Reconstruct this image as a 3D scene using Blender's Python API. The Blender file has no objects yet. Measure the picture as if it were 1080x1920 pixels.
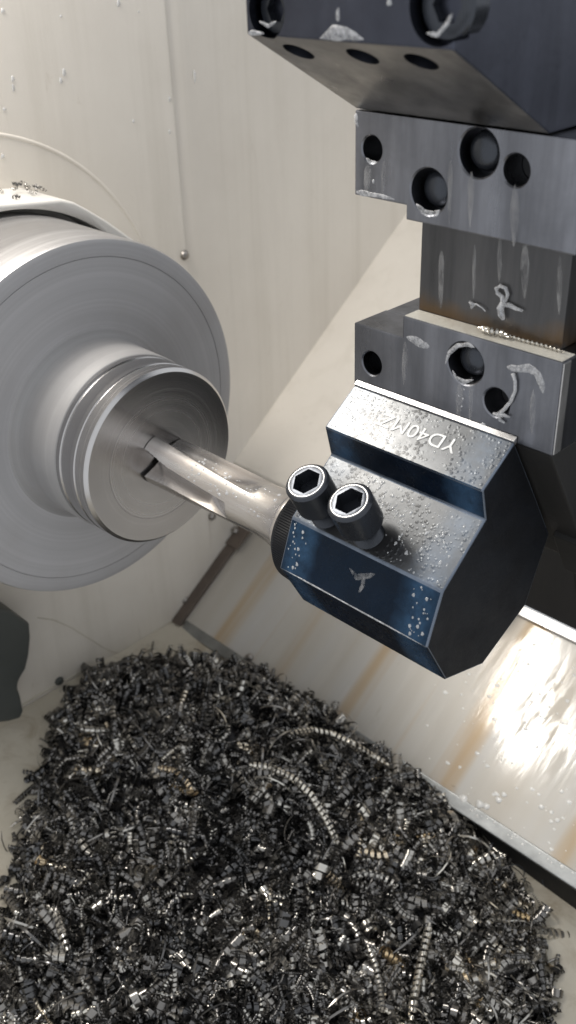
import bpy, bmesh, math, random
import numpy as np
from mathutils import Vector, Matrix

random.seed(7); rng = np.random.default_rng(7)
scene = bpy.context.scene
COL = scene.collection
R = math.radians

# ------------------------------------------------------------------ camera
# world: X = spindle axis (chuck face at 0), Y = towards the back, Z = up, metres
RW = np.array([[0.70462165, 0.34774978, -0.61852924],
               [0.70891057, -0.38293619, 0.59228850],
               [-0.03088904, -0.85582122, -0.51634863]])
CAM = np.array([0.55934935, -0.34973257, 0.31116289])
FPX = 1883.137
cd = bpy.data.cameras.new('camera'); cam = bpy.data.objects.new('camera', cd); COL.objects.link(cam)
cd.sensor_fit = 'VERTICAL'; cd.sensor_height = 24.0; cd.lens = FPX / 1920.0 * 24.0
cd.clip_start = 0.01; cd.clip_end = 50
m = Matrix.Identity(4)
for i in range(3):
    m[i][0] = RW[i, 0]; m[i][1] = -RW[i, 1]; m[i][2] = -RW[i, 2]; m[i][3] = CAM[i]
cam.matrix_world = m
cd.dof.use_dof = True; cd.dof.focus_distance = 0.57; cd.dof.aperture_fstop = 7.0
scene.camera = cam

# ------------------------------------------------------------------ light
w = bpy.data.worlds.new('World'); scene.world = w; w.use_nodes = True
bg = w.node_tree.nodes['Background']
bg.inputs[0].default_value = (0.94, 0.965, 1.0, 1); bg.inputs[1].default_value = 0.96

def area(name, loc, target, sx, sy, power, color):
    l = bpy.data.lights.new(name, 'AREA'); l.shape = 'RECTANGLE'; l.size = sx; l.size_y = sy
    l.energy = power; l.color = color
    o = bpy.data.objects.new(name, l); COL.objects.link(o)
    o.location = loc
    o.rotation_euler = (Vector(target) - Vector(loc)).to_track_quat('-Z', 'Y').to_euler()
    return o
area('work_light', (-0.118, -0.09, 0.50), (0.14, 0.06, -0.10), 0.24, 0.12, 3.9, (1.0, 0.95, 0.88))

scene.view_settings.view_transform = 'Standard'; scene.view_settings.look = 'None'
scene.view_settings.exposure = 0; scene.view_settings.gamma = 1
scene.view_settings.use_curve_mapping = False
scene.cycles.use_denoising = True
scene.cycles.max_bounces = 8

# ------------------------------------------------------------------ helpers
def ray(u, v):
    return RW @ np.array([(u - 540) / FPX, (v - 960) / FPX, 1.0])
def at(u, v, axis, val):
    """photo pixel -> point (mm) on the real plane axis = val (mm)"""
    d = ray(u, v); t = (val / 1000 - CAM[axis]) / d[axis]
    return (CAM + t * d) * 1000
def at_plane(u, v, n, p):
    d = ray(u, v); n = np.array(n, float); p = np.array(p, float) / 1000
    t = ((p - CAM) @ n) / (d @ n)
    return (CAM + t * d) * 1000

def link(o, parent=None):
    COL.objects.link(o)
    if parent: o.parent = parent
    return o
def tag(o, label=None, cat=None, group=None, kind=None):
    if label: o['label'] = label
    if cat: o['category'] = cat
    if group: o['group'] = group
    if kind: o['kind'] = kind
    return o
def empty(name, label, cat, group=None):
    o = bpy.data.objects.new(name, None); o.empty_display_size = 0.01
    link(o); return tag(o, label, cat, group)

def shade(me, smooth, angle=None):
    if smooth:
        me.polygons.foreach_set('use_smooth', [True] * len(me.polygons))
def obj(name, verts, faces, mat, parent=None, smooth=False, bevel=0, seg=2, sharp=None):
    """verts in mm"""
    me = bpy.data.meshes.new(name)
    me.from_pydata([(v[0] / 1000, v[1] / 1000, v[2] / 1000) for v in verts], [], faces)
    bm = bmesh.new(); bm.from_mesh(me)
    bmesh.ops.recalc_face_normals(bm, faces=bm.faces)
    if bevel:
        eds = [e for e in bm.edges if len(e.link_faces) == 2 and e.calc_face_angle(0) > R(20)]
        bmesh.ops.bevel(bm, geom=eds, offset=bevel / 1000, segments=seg, profile=0.6, affect='EDGES', clamp_overlap=True)
    bm.to_mesh(me); bm.free()
    me.materials.append(mat)
    shade(me, smooth)
    if sharp: me.set_sharp_from_angle(angle=R(sharp))
    o = bpy.data.objects.new(name, me)
    return link(o, parent)
def big(name, V, F, mat, parent=None, smooth=True):
    """fast mesh from numpy; V in mm, F quads"""
    me = bpy.data.meshes.new(name)
    n = len(V); k = len(F)
    me.vertices.add(n); me.vertices.foreach_set('co', (np.asarray(V) / 1000).astype(np.float32).ravel())
    me.loops.add(k * 4); me.loops.foreach_set('vertex_index', np.asarray(F).astype(np.int32).ravel())
    me.polygons.add(k); me.polygons.foreach_set('loop_start', np.arange(0, 4 * k, 4, dtype=np.int32))
    me.update(calc_edges=True); me.validate()
    me.materials.append(mat)
    shade(me, smooth)
    return link(bpy.data.objects.new(name, me), parent)

def prism(axis, poly, a, b):
    """extrude a 2-D polygon along axis; the other two coordinates in order"""
    o = [i for i in range(3) if i != axis]; V = []
    for t in (a, b):
        for p in poly:
            v = [0, 0, 0]; v[axis] = t; v[o[0]] = p[0]; v[o[1]] = p[1]; V.append(v)
    n = len(poly)
    F = [tuple(range(n)), tuple(range(2 * n - 1, n - 1, -1))]
    F += [(i, (i + 1) % n, n + (i + 1) % n, n + i) for i in range(n)]
    return V, F
def box(x0, x1, y0, y1, z0, z1):
    return prism(0, [(y0, z0), (y1, z0), (y1, z1), (y0, z1)], x0, x1)
def lathe(profile, n=96, close=True, wob=None):
    """profile [(x, r)] about the spindle axis"""
    V = []; F = []
    for x, r in profile:
        for i in range(n):
            a = 2 * math.pi * i / n
            rr = r if wob is None else wob(x, r, i)
            V.append((x, rr * math.cos(a), rr * math.sin(a)))
    for j in range(len(profile) - 1):
        for i in range(n):
            F.append((j * n + i, j * n + (i + 1) % n, (j + 1) * n + (i + 1) % n, (j + 1) * n + i))
    if close:
        F.append(tuple(range(n))); F.append(tuple((len(profile) - 1) * n + i for i in range(n)))
    return V, F
def moved(vf, M, off=(0, 0, 0)):
    V, F = vf; M = np.array(M); off = np.array(off)
    return [tuple(M @ np.array(v) + off) for v in V], F
def frame(axis_dir, up=(1, 0, 0)):
    """matrix whose first column (local X) is axis_dir"""
    a = np.array(axis_dir, float); a /= np.linalg.norm(a)
    u = np.array(up, float); u -= a * (a @ u)
    if np.linalg.norm(u) < 1e-6: u = np.array([0, 1.0, 0]); u -= a * (a @ u)
    u /= np.linalg.norm(u); c = np.cross(a, u)
    return np.array([a, u, c]).T
def cut(o, cutters):
    """boolean away (verts, faces) solids for good"""
    tmp = []
    for V, F in cutters:
        c = obj('cutter', V, F, o.data.materials[0]); tmp.append(c)
        md = o.modifiers.new('cut', 'BOOLEAN'); md.operation = 'DIFFERENCE'; md.object = c; md.solver = 'EXACT'
    bpy.context.view_layer.update()
    dg = bpy.context.evaluated_depsgraph_get()
    me = bpy.data.meshes.new_from_object(o.evaluated_get(dg)); me.name = o.name
    o.modifiers.clear(); o.data = me
    for c in tmp: bpy.data.objects.remove(c, do_unlink=True)
def cyl(p, d, r, h, n=40, r2=None):
    r2 = r if r2 is None else r2
    return moved(lathe([(0, r), (h, r2)], n), frame(d), p)

# ------------------------------------------------------------------ materials
def mat(name):
    mt = bpy.data.materials.new(name); mt.use_nodes = True
    nt = mt.node_tree; b = nt.nodes['Principled BSDF']
    return mt, nt, b
def node(nt, typ, **kw):
    n = nt.nodes.new(typ)
    for k, v in kw.items():
        if k.startswith('i_'):
            key = k[2:]; key = int(key) if key.isdigit() else key.replace('_', ' ')
            n.inputs[key].default_value = v
        else: setattr(n, k, v)
    return n
def coords(nt, scale=(1, 1, 1), rot=(0, 0, 0)):
    tc = node(nt, 'ShaderNodeTexCoord'); mp = node(nt, 'ShaderNodeMapping')
    mp.inputs['Scale'].default_value = scale; mp.inputs['Rotation'].default_value = rot
    nt.links.new(tc.outputs['Object'], mp.inputs[0]); return mp.outputs[0]
def noise(nt, co, scale, detail=6, rough=0.6, dist=0):
    n = node(nt, 'ShaderNodeTexNoise'); n.inputs['Scale'].default_value = scale
    n.inputs['Detail'].default_value = detail; n.inputs['Roughness'].default_value = rough
    n.inputs['Distortion'].default_value = dist
    nt.links.new(co, n.inputs['Vector']); return n.outputs['Fac']
def ramp(nt, fac, stops):
    r = node(nt, 'ShaderNodeValToRGB'); e = r.color_ramp.elements
    v4 = lambda c: (*c, 1) if isinstance(c, tuple) else (c, c, c, 1)
    e[0].position = stops[0][0]; e[0].color = v4(stops[0][1])
    e[len(e) - 1].position = stops[-1][0]; e[len(e) - 1].color = v4(stops[-1][1])
    for p, c in stops[1:-1]:
        el = e.new(p); el.color = v4(c)
    nt.links.new(fac, r.inputs[0]); return r.outputs[0]
def mix(nt, fac, a, b, mode='MIX'):
    n = node(nt, 'ShaderNodeMix', data_type='RGBA', blend_type=mode)
    for s, v in ((0, fac), (6, a), (7, b)):
        if hasattr(v, 'is_linked') or hasattr(v, 'node'): nt.links.new(v, n.inputs[s])
        else: n.inputs[s].default_value = v if s == 0 else (*v, 1)
    return n.outputs[2]
def bump(nt, b, h, strength, dist):
    n = node(nt, 'ShaderNodeBump'); n.inputs['Strength'].default_value = strength; n.inputs['Distance'].default_value = dist
    nt.links.new(h, n.inputs['Height']); nt.links.new(n.outputs[0], b.inputs['Normal'])

def m_paint(name, c1, c2, rough=0.38, stain=None):
    mt, nt, b = mat(name); co = coords(nt)
    n1 = noise(nt, co, 9, 8, 0.65); col = ramp(nt, n1, [(0.3, c1), (0.75, c2)])
    if stain:
        n2 = noise(nt, coords(nt, (1, 1, 0.25)), 22, 8, 0.7, 0.6)
        f = ramp(nt, n2, [(0.52, 0.0), (0.78, 0.8)])
        col = mix(nt, f, col, stain)
    nt.links.new(col, b.inputs['Base Color'])
    nt.links.new(ramp(nt, noise(nt, co, 30, 6), [(0.3, rough - 0.08), (0.7, rough + 0.1)]), b.inputs['Roughness'])
    bump(nt, b, noise(nt, co, 420, 3), 0.12, 0.0006)
    return mt
def m_wall():
    mt, nt, b = mat('cream_paint'); co = coords(nt); cv = coords(nt, (1, 1, 0.05))
    c = ramp(nt, noise(nt, co, 7, 8, 0.65), [(0.3, (0.645, 0.60, 0.535)), (0.75, (0.725, 0.682, 0.615))])
    c = mix(nt, ramp(nt, noise(nt, cv, 34, 6, 0.65, 0.3), [(0.5, 0.0), (0.8, 0.35)]), c, (0.46, 0.42, 0.35))
    c = mix(nt, ramp(nt, noise(nt, coords(nt, (1, 1, 0.3)), 90, 7, 0.75, 0.8), [(0.62, 0.0), (0.75, 0.3)]), c, (0.40, 0.33, 0.25))
    c = mix(nt, ramp(nt, noise(nt, co, 5, 5, 0.6), [(0.55, 0.0), (0.8, 0.3)]), c, (0.52, 0.48, 0.40))
    nt.links.new(c, b.inputs['Base Color'])
    nt.links.new(ramp(nt, noise(nt, cv, 26, 7, 0.7), [(0.3, 0.26), (0.7, 0.5)]), b.inputs['Roughness'])
    bump(nt, b, noise(nt, co, 420, 3), 0.12, 0.0006)
    return mt
WALL = m_wall()
TRAY = m_paint('tray_paint', (0.42, 0.38, 0.30), (0.56, 0.52, 0.44), 0.4, (0.25, 0.19, 0.12))
GUARD = m_paint('guard_paint', (0.62, 0.6, 0.56), (0.70, 0.68, 0.64), 0.42)
DARK = m_paint('dark_grey_paint', (0.05, 0.054, 0.05), (0.075, 0.08, 0.074), 0.5)

def m_steel(name, base, rough, streak=0.5, rust=None, metal=1.0, vertical=True, aniso=0.0, tangent=None, stainscale=20):
    mt, nt, b = mat(name)
    co = coords(nt); cs = coords(nt, (1, 1, 0.12) if vertical else (0.12, 1, 1))
    n1 = noise(nt, cs, 55, 6, 0.6); n2 = noise(nt, co, stainscale, 7, 0.65, 0.4)
    c = ramp(nt, n1, [(0.25, tuple(x * (1 - streak * 0.5) for x in base)), (0.75, tuple(min(1, x * (1 + streak * 0.35)) for x in base))])
    c = mix(nt, ramp(nt, n2, [(0.45, 0.0), (0.75, 0.6)]), c, tuple(x * 0.55 for x in base))
    if rust:
        n3 = noise(nt, cs, 16, 5, 0.6)
        c = mix(nt, ramp(nt, n3, [(0.5, 0.0), (0.72, 0.75)]), c, rust)
    nt.links.new(c, b.inputs['Base Color'])
    b.inputs['Metallic'].default_value = metal
    rr = ramp(nt, noise(nt, cs, 35, 7, 0.7), [(0.25, max(0.05, rough - 0.12)), (0.75, rough + 0.16)])
    nt.links.new(rr, b.inputs['Roughness'])
    if aniso: b.inputs['Anisotropic'].default_value = aniso
    bump(nt, b, noise(nt, co, 260, 5), 0.1, 0.0008)
    return mt
PLATE = m_steel('ground_steel', (0.19, 0.195, 0.215), 0.30, 1.1)
RECESS = m_steel('stained_steel', (0.085, 0.083, 0.08), 0.38, 0.7, (0.10, 0.055, 0.018))
EDGE = m_steel('bright_steel', (0.62, 0.61, 0.6), 0.3)
DRUM = m_steel('dark_steel', (0.065, 0.07, 0.09), 0.36)
BODY = m_steel('dark_casting', (0.009, 0.0085, 0.008), 0.6, metal=0.0)
SCREW = m_steel('black_screw', (0.05, 0.055, 0.065), 0.26, metal=0.7)
HOLE = m_steel('bore_dark', (0.10, 0.10, 0.10), 0.45)
STRIP = m_steel('seal_strip', (0.17, 0.14, 0.12), 0.45, metal=0.6)

def m_turned(name, base, rough, ring=900, metal=1.0):
    """turned steel: concentric tool marks round the spindle axis"""
    mt, nt, b = mat(name)
    tc = node(nt, 'ShaderNodeTexCoord'); sx = node(nt, 'ShaderNodeSeparateXYZ'); nt.links.new(tc.outputs['Object'], sx.inputs[0])
    def mth(op, a, c=None):
        n = node(nt, 'ShaderNodeMath', operation=op)
        for i, v in enumerate((a, c)):
            if v is None: continue
            if isinstance(v, (int, float)): n.inputs[i].default_value = v
            else: nt.links.new(v, n.inputs[i])
        return n.outputs[0]
    r = mth('SQRT', mth('ADD', mth('MULTIPLY', sx.outputs[1], sx.outputs[1]), mth('MULTIPLY', sx.outputs[2], sx.outputs[2])))
    cx = node(nt, 'ShaderNodeCombineXYZ'); nt.links.new(r, cx.inputs[0]); nt.links.new(sx.outputs[0], cx.inputs[1])
    n1 = noise(nt, cx.outputs[0], ring * 0.09, 6, 0.75); n2 = noise(nt, cx.outputs[0], ring, 4, 0.7)
    n3 = noise(nt, coords(nt), 14, 6, 0.6)
    c = ramp(nt, n1, [(0.3, tuple(x * 0.8 for x in base)), (0.7, tuple(min(1, x * 1.12) for x in base))])
    c = mix(nt, ramp(nt, n3, [(0.45, 0.0), (0.8, 0.45)]), c, tuple(x * v for x, v in zip(base, (0.72, 0.68, 0.64))))
    nt.links.new(c, b.inputs['Base Color']); b.inputs['Metallic'].default_value = metal
    nt.links.new(ramp(nt, n1, [(0.25, rough - 0.05), (0.75, rough + 0.1)]), b.inputs['Roughness'])
    tg = node(nt, 'ShaderNodeTangent', direction_type='RADIAL', axis='X')
    nt.links.new(tg.outputs[0], b.inputs['Tangent']); b.inputs['Anisotropic'].default_value = 0.4
    bump(nt, b, n2, 0.10, 0.0004)
    return mt
CHUCK = m_turned('chuck_steel', (0.43, 0.425, 0.433), 0.55, metal=0.25)
JAW = m_turned('jaw_steel', (0.31, 0.305, 0.305), 0.6, metal=0.3)
WORK = m_turned('workpiece_steel', (0.50, 0.492, 0.49), 0.22)
CHUCK_SIDE = m_turned('chuck_side_steel', (0.42, 0.415, 0.42), 0.42, metal=0.85)
def m_drill():
    mt, nt, b = mat('polished_drill_steel'); cs = coords(nt, (0.06, 1, 1)); co = coords(nt)
    nt.links.new(ramp(nt, noise(nt, cs, 160, 5, 0.6), [(0.3, (0.50, 0.46, 0.43)), (0.7, (0.66, 0.64, 0.62))]), b.inputs['Base Color'])
    b.inputs['Metallic'].default_value = 0.85
    nt.links.new(ramp(nt, noise(nt, cs, 90, 5, 0.6), [(0.3, 0.14), (0.7, 0.32)]), b.inputs['Roughness'])
    bump(nt, b, noise(nt, cs, 300, 3), 0.05, 0.0005)
    return mt
DRILL = m_drill()
CARBIDE = m_steel('carbide', (0.30, 0.30, 0.31), 0.3, 0.2, metal=0.6)

def m_oxide(name, c1, c2, spec, tint, rough, coat, coat_rough, spatter, film=None):
    mt, nt, b = mat(name); co = coords(nt)
    bc = ramp(nt, noise(nt, co, 26, 6, 0.6, 0.5), [(0.35, c1), (0.8, c2)])
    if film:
        # bluish reflection stripes near both block ends, painted in as coolant film bands
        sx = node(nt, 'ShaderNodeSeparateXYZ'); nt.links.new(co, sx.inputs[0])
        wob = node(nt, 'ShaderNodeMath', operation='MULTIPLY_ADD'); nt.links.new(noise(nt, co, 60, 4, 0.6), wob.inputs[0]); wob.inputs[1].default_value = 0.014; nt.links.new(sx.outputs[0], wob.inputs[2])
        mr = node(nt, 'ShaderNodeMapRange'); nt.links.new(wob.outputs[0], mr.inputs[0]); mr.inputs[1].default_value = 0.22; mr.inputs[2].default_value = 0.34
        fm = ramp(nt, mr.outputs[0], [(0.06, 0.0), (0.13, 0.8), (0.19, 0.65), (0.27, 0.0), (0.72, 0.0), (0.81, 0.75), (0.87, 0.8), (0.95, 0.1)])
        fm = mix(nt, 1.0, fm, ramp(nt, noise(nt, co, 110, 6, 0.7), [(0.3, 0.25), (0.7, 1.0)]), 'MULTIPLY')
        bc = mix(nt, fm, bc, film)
    nt.links.new(bc, b.inputs['Base Color'])
    b.inputs['Specular IOR Level'].default_value = spec; b.inputs['Specular Tint'].default_value = (*tint, 1)
    nt.links.new(ramp(nt, noise(nt, co, 45, 8, 0.75), [(0.35, rough - 0.1), (0.7, rough + 0.12)]), b.inputs['Roughness'])
    if coat:
        nt.links.new(ramp(nt, noise(nt, co, 38, 6, 0.7, 0.6), [(0.35, coat * 0.55), (0.62, coat)]), b.inputs['Coat Weight'])
        b.inputs['Coat Roughness'].default_value = coat_rough
    if spatter:
        v = node(nt, 'ShaderNodeTexVoronoi'); v.inputs['Scale'].default_value = 420; nt.links.new(co, v.inputs['Vector'])
        sp = ramp(nt, v.outputs['Distance'], [(0.0, 1.0), (0.45, 0.0)])
        mk = ramp(nt, noise(nt, co, 70, 4, 0.6), [(0.45, 0.0), (0.6, 1.0)])
        bump(nt, b, mix(nt, 1.0, sp, mk, 'MULTIPLY'), 0.45, 0.0010)
    else: bump(nt, b, noise(nt, co, 520, 6, 0.75), 0.25, 0.001)
    return mt
OXIDE = m_oxide('black_oxide_steel', (0.003, 0.0035, 0.005), (0.008, 0.010, 0.014), 0.2, (1, 1, 1), 0.5, 0, 0, False)
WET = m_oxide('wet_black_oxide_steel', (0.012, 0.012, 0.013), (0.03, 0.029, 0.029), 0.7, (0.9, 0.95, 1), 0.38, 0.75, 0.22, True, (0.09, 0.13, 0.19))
NAVY = m_oxide('oxide_blue_reflection', (0.0006, 0.0022, 0.006), (0.002, 0.0075, 0.019), 0.2, (0.4, 0.65, 1), 0.28, 0.10, 0.12, False, (0.035, 0.085, 0.16))  # black oxide with the front's bluish reflection painted into base and tint

def m_panel():
    """wet stainless way cover: run-marks, rust and coolant film follow the slope (local Y)"""
    mt, nt, b = mat('stained_stainless')
    cs = coords(nt, (1, 0.05, 0.05)); cm = coords(nt, (1, 0.16, 0.16)); co = coords(nt)
    n1 = noise(nt, cs, 16, 4, 0.5)
    c = ramp(nt, n1, [(0.3, (0.47, 0.43, 0.37)), (0.5, (0.51, 0.485, 0.44)), (0.7, (0.52, 0.51, 0.495))])
    rn = noise(nt, coords(nt, (1, 0.045, 0.045)), 24, 3, 0.5, 0.15)
    c = mix(nt, ramp(nt, rn, [(0.53, 0.0), (0.68, 0.8)]), c, (0.43, 0.285, 0.13))
    c = mix(nt, ramp(nt, noise(nt, cm, 70, 7, 0.7, 0.2), [(0.62, 0.0), (0.74, 0.4)]), c, (0.28, 0.22, 0.15))
    nt.links.new(c, b.inputs['Base Color']); b.inputs['Metallic'].default_value = 0.2
    b.inputs['Specular IOR Level'].default_value = 0.15
    b.inputs['Roughness'].default_value = 0.45
    film = noise(nt, cm, 34, 7, 0.62, 0.25)
    nt.links.new(ramp(nt, film, [(0.40, 0.0), (0.45, 1.0)]), b.inputs['Coat Weight'])
    b.inputs['Coat Roughness'].default_value = 0.10
    bn = node(nt, 'ShaderNodeBump'); bn.inputs['Strength'].default_value = 0.12; bn.inputs['Distance'].default_value = 0.0015
    nt.links.new(noise(nt, cm, 90, 4, 0.5), bn.inputs['Height']); nt.links.new(bn.outputs[0], b.inputs['Coat Normal'])
    bump(nt, b, noise(nt, cs, 140, 4, 0.5), 0.05, 0.001)
    return mt
PANEL = m_panel()

def m_simple(name, c, rough, metal=0.0, spec=0.5, var=0.15):
    mt, nt, b = mat(name); co = coords(nt)
    col = ramp(nt, noise(nt, co, 180, 5), [(0.3, tuple(x * (1 - var) for x in c)), (0.7, tuple(min(1, x * (1 + var)) for x in c))])
    nt.links.new(col, b.inputs['Base Color'])
    b.inputs['Roughness'].default_value = rough; b.inputs['Metallic'].default_value = metal
    b.inputs['Specular IOR Level'].default_value = spec
    return mt
def m_foam():
    mt, nt, b = mat('coolant_foam'); co = coords(nt)
    nt.links.new(ramp(nt, noise(nt, co, 240, 5), [(0.3, (0.42, 0.43, 0.45)), (0.7, (0.62, 0.62, 0.63))]), b.inputs['Base Color'])
    b.inputs['Roughness'].default_value = 0.25
    nt.links.new(ramp(nt, noise(nt, co, 420, 5, 0.7), [(0.34, 0.2), (0.64, 0.8)]), b.inputs['Alpha'])
    bump(nt, b, noise(nt, co, 900, 3), 0.3, 0.0006)
    return mt
FOAM = m_foam()
DROP = m_simple('coolant_drop', (0.62, 0.63, 0.64), 0.06, spec=0.8)
DROP.node_tree.nodes['Principled BSDF'].inputs['Alpha'].default_value = 0.55
LETTER = m_simple('engraved_letter', (0.8, 0.8, 0.78), 0.5)
RUBBER = m_simple('dark_rubber', (0.05, 0.055, 0.05), 0.5)
SCREWS = m_simple('zinc_screw', (0.30, 0.28, 0.26), 0.35, 0.9)

def m_chip():
    mt, nt, b = mat('steel_chip')
    at_ = node(nt, 'ShaderNodeAttribute', attribute_name='tone')
    c = ramp(nt, at_.outputs['Fac'], [(0.0, (0.085, 0.085, 0.086)), (0.45, (0.245, 0.232, 0.215)), (0.75, (0.52, 0.50, 0.46)), (0.88, (0.72, 0.67, 0.58)), (1.0, (0.62, 0.46, 0.26))])
    nt.links.new(c, b.inputs['Base Color']); b.inputs['Metallic'].default_value = 0.9
    b.inputs['Roughness'].default_value = 0.22
    return mt
CHIP = m_chip()
BED = m_simple('chip_dust', (0.03, 0.03, 0.032), 0.6, 0.3, var=0.5)

# ------------------------------------------------------------------ setting: walls, covers, tray
FZ = lambda x: -338.0 - 0.066 * (x + 150)          # tray floor height
V = [(-149, -520, FZ(-150)), (760, -520, FZ(760)), (760, 175, FZ(760)), (-149, 175, FZ(-150))]
V += [(x, y, z - 12) for x, y, z in V]
floor = obj('floor', V, [(0, 1, 2, 3), (7, 6, 5, 4), (0, 4, 5, 1), (1, 5, 6, 2), (2, 6, 7, 3), (3, 7, 4, 0)], TRAY)
tag(floor, kind='structure')

wall = obj('headstock_wall', *box(-158, -150, -520, 213.5, -360, 620), WALL, bevel=0.8)
tag(wall, kind='structure')
# second sheet behind, with a soft return next to the seam
prof = [(-152, 205), (-152, 216), (-151.6, 221), (-151.4, 226), (-151.6, 232), (-152.8, 240), (-153.0, 300), (-153.0, 1000), (-162, 1000), (-162, 205)]
Vp, Fp = prism(2, prof, -360, 620)
w2 = obj('wall_sheet', Vp, Fp, WALL, wall, smooth=True, sharp=40)
# low rolled ring pressed into the wall round the spindle
rp = []
for k in range(9):
    a = math.pi * k / 8; rp.append((-150.1 + 0.9 * math.sin(a), 179 - 1.5 * math.cos(a)))
Vr, Fr = lathe(rp, 160, close=False)
obj('rolled_ring', Vr, Fr, WALL, wall, smooth=True)

def screw_x(u, v, X, r, mt, parent, name='screw'):
    p = at(u, v, 0, X)
    return obj(name, *moved(lathe([(0, r), (r * 0.35, r), (r * 0.75, r * 0.72), (r * 0.92, r * 0.3), (r * 0.95, 0.1)], 24), np.eye(3), p), mt, parent, smooth=True, sharp=50)
screw_x(345, 478, -150.5, 4.6, SCREWS, wall); screw_x(397, 968, -150.5, 4.4, SCREWS, wall)
screw_x(110, 1276, -150.5, 4.6, RUBBER, wall)
# crease line low on the wall
def tube(pts, r, n=8):
    pts = [np.array(p, float) for p in pts]; V = []; F = []
    for i, p in enumerate(pts):
        d = pts[min(i + 1, len(pts) - 1)] - pts[max(i - 1, 0)]
        Mf = frame(d, (0.3, 0.5, 0.8)); rr = r[i] if hasattr(r, '__len__') else r
        for k in range(n):
            a = 2 * math.pi * k / n; V.append(tuple(p + rr * (math.cos(a) * Mf[:, 1] + math.sin(a) * Mf[:, 2])))
    for i in range(len(pts) - 1):
        for k in range(n): F.append((i * n + k, i * n + (k + 1) % n, (i + 1) * n + (k + 1) % n, (i + 1) * n + k))
    F += [tuple(range(n)), tuple((len(pts) - 1) * n + k for k in range(n))]
    return V, F
obj('sealant_bead', *tube([at(u, v, 0, -150.2) for u, v in ((70, 1158), (100, 1162), (135, 1177), (165, 1196), (195, 1215), (222, 1226))], 0.55), TRAY, wall, smooth=True)
obj('sealant_bead', *tube([at(u, v, 0, -150.0) for u, v in ((0, 1342), (40, 1322), (75, 1301), (110, 1282), (170, 1252), (230, 1221), (320, 1166))], 1.0), TRAY, wall, smooth=True)
# milky runs of coolant on the wall
def drops(name, pts, mt, parent, normal, flat=0.45):
    """pts [(centre mm, radius mm, stretch)] -> one joined mesh of small domes"""
    Mf = frame(normal, (0, 0, 1) if abs(normal[2]) < 0.9 else (1, 0, 0)); V = []; F = []
    for c, r, s in pts:
        b0 = len(V); nr, ns = 4, 10
        for j in range(nr):
            a = (math.pi / 2) * j / nr
            for k in range(ns):
                t = 2 * math.pi * k / ns
                rr = r * math.cos(a) * (1 + 0.12 * math.sin(3 * t + c[0]))
                V.append(tuple(np.array(c) + Mf[:, 0] * (r * flat * math.sin(a)) + Mf[:, 1] * rr * math.cos(t) * s + Mf[:, 2] * rr * math.sin(t)))
        V.append(tuple(np.array(c) + Mf[:, 0] * r * flat))
        for j in range(nr - 1):
            for k in range(ns): F.append((b0 + j * ns + k, b0 + j * ns + (k + 1) % ns, b0 + (j + 1) * ns + (k + 1) % ns, b0 + (j + 1) * ns + k))
        for k in range(ns): F.append((b0 + (nr - 1) * ns + k, b0 + (nr - 1) * ns + (k + 1) % ns, b0 + nr * ns))
    o = obj(name, V, F, mt, parent, smooth=True); tag(o, kind='stuff'); return o
wd = []
for u, v, r, s in ((24, 148, 1.5, 1.5), (25, 165, 1.2, 2.2), (120, 136, 1.7, 1.7), (114, 151, 1.5, 1.6), (222, 6, 1.6, 1.8), (5, 20, 1.6, 1), (114, 30, 1.0, 1), (318, 186, 1.3, 1.8), (318, 247, 1.1, 1.6), (250, 227, 1.3, 1), (365, 143, 1.3, 4), (5, 293, 1.6, 1), (260, 22, .8, 1), (8, 205, 1.4, 1)):
    wd.append((at(u, v, 0, -149.9 if u < 340 else -151.5), r, s))
drops('coolant_drops', wd, DROP, wall, (1, 0, 0))

# raised slanted cover behind the tools (parallel to the lower one)
UD = np.array([math.cos(R(36.4)), math.sin(R(36.4))])
u0 = np.array([256.0, -187.5]); u1 = u0 + UD * 800
ucov = obj('slanted_cover', *prism(0, [tuple(u0), tuple(u1), tuple(u1 + np.array([0, -14])), (u0[0] + 7, u0[1] - 10), (u0[0] + 7, u0[1] - 66), (u0[0], u0[1] - 66)], -160, 158), WALL, bevel=2.0, seg=3)
tag(ucov, 'cream slanted sheet cover rising behind the drill and turret', 'cover')

rcov = obj('rear_cover', *prism(0, [(301, -232), (301, -150), (760, 188), (760, 170), (308, -160), (308, -232)], 160, 900), BODY, bevel=2)
tag(rcov, 'dark sheet cover above the top edge of the stainless way cover', 'cover')
# stainless way cover: modelled flat in local XY then tilted, so run-marks follow its slope
PS = 34.66
pr0 = np.array([-150.0, 158.0, -337.6])
wc = empty('way_cover', 'stained stainless way cover sloping down to the chip pile', 'cover')
wc.location = tuple(pr0 / 1000); wc.rotation_euler = (R(PS), 0, 0)
sheet = obj('sheet', *box(1, 900, 3, 178, -3, 0), PANEL, wc, bevel=0.6)
obj('front_lip', *box(14, 900, -7, 4.5, -9, 1.2), m_steel('lip_steel', (0.33, 0.34, 0.34), 0.4), wc, bevel=1.2, seg=3)
obj('lip_shadow', *prism(0, [(-6.0, -9.2), (-6.0 - .569 * 70, -9.2 - .823 * 70), (-2 - .569 * 70, -9.2 - .823 * 70), (-1.0, -9.2)], 16, 900), BODY, wc)  # dark strip standing in for the shadow gap under the lip
obj('top_lip', *box(260, 900, 168, 178, 0.4, 5), EDGE, wc, bevel=1)
obj('edge_strip', *box(0.5, 13, -5, 122, 0.3, 5), STRIP, wc, bevel=1.2)
obj('edge_strip_plate', *box(0.5, 19, 96, 124, 5.2, 7.5), STRIP, wc, bevel=0.8)
def wcl(u, v, lift=0):
    n = np.array([0, -math.sin(R(PS)), math.cos(R(PS))])
    p = at_plane(u, v, n, pr0) - pr0
    return np.array([p[0], p[1] * math.cos(R(PS)) + p[2] * math.sin(R(PS)), lift])
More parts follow.
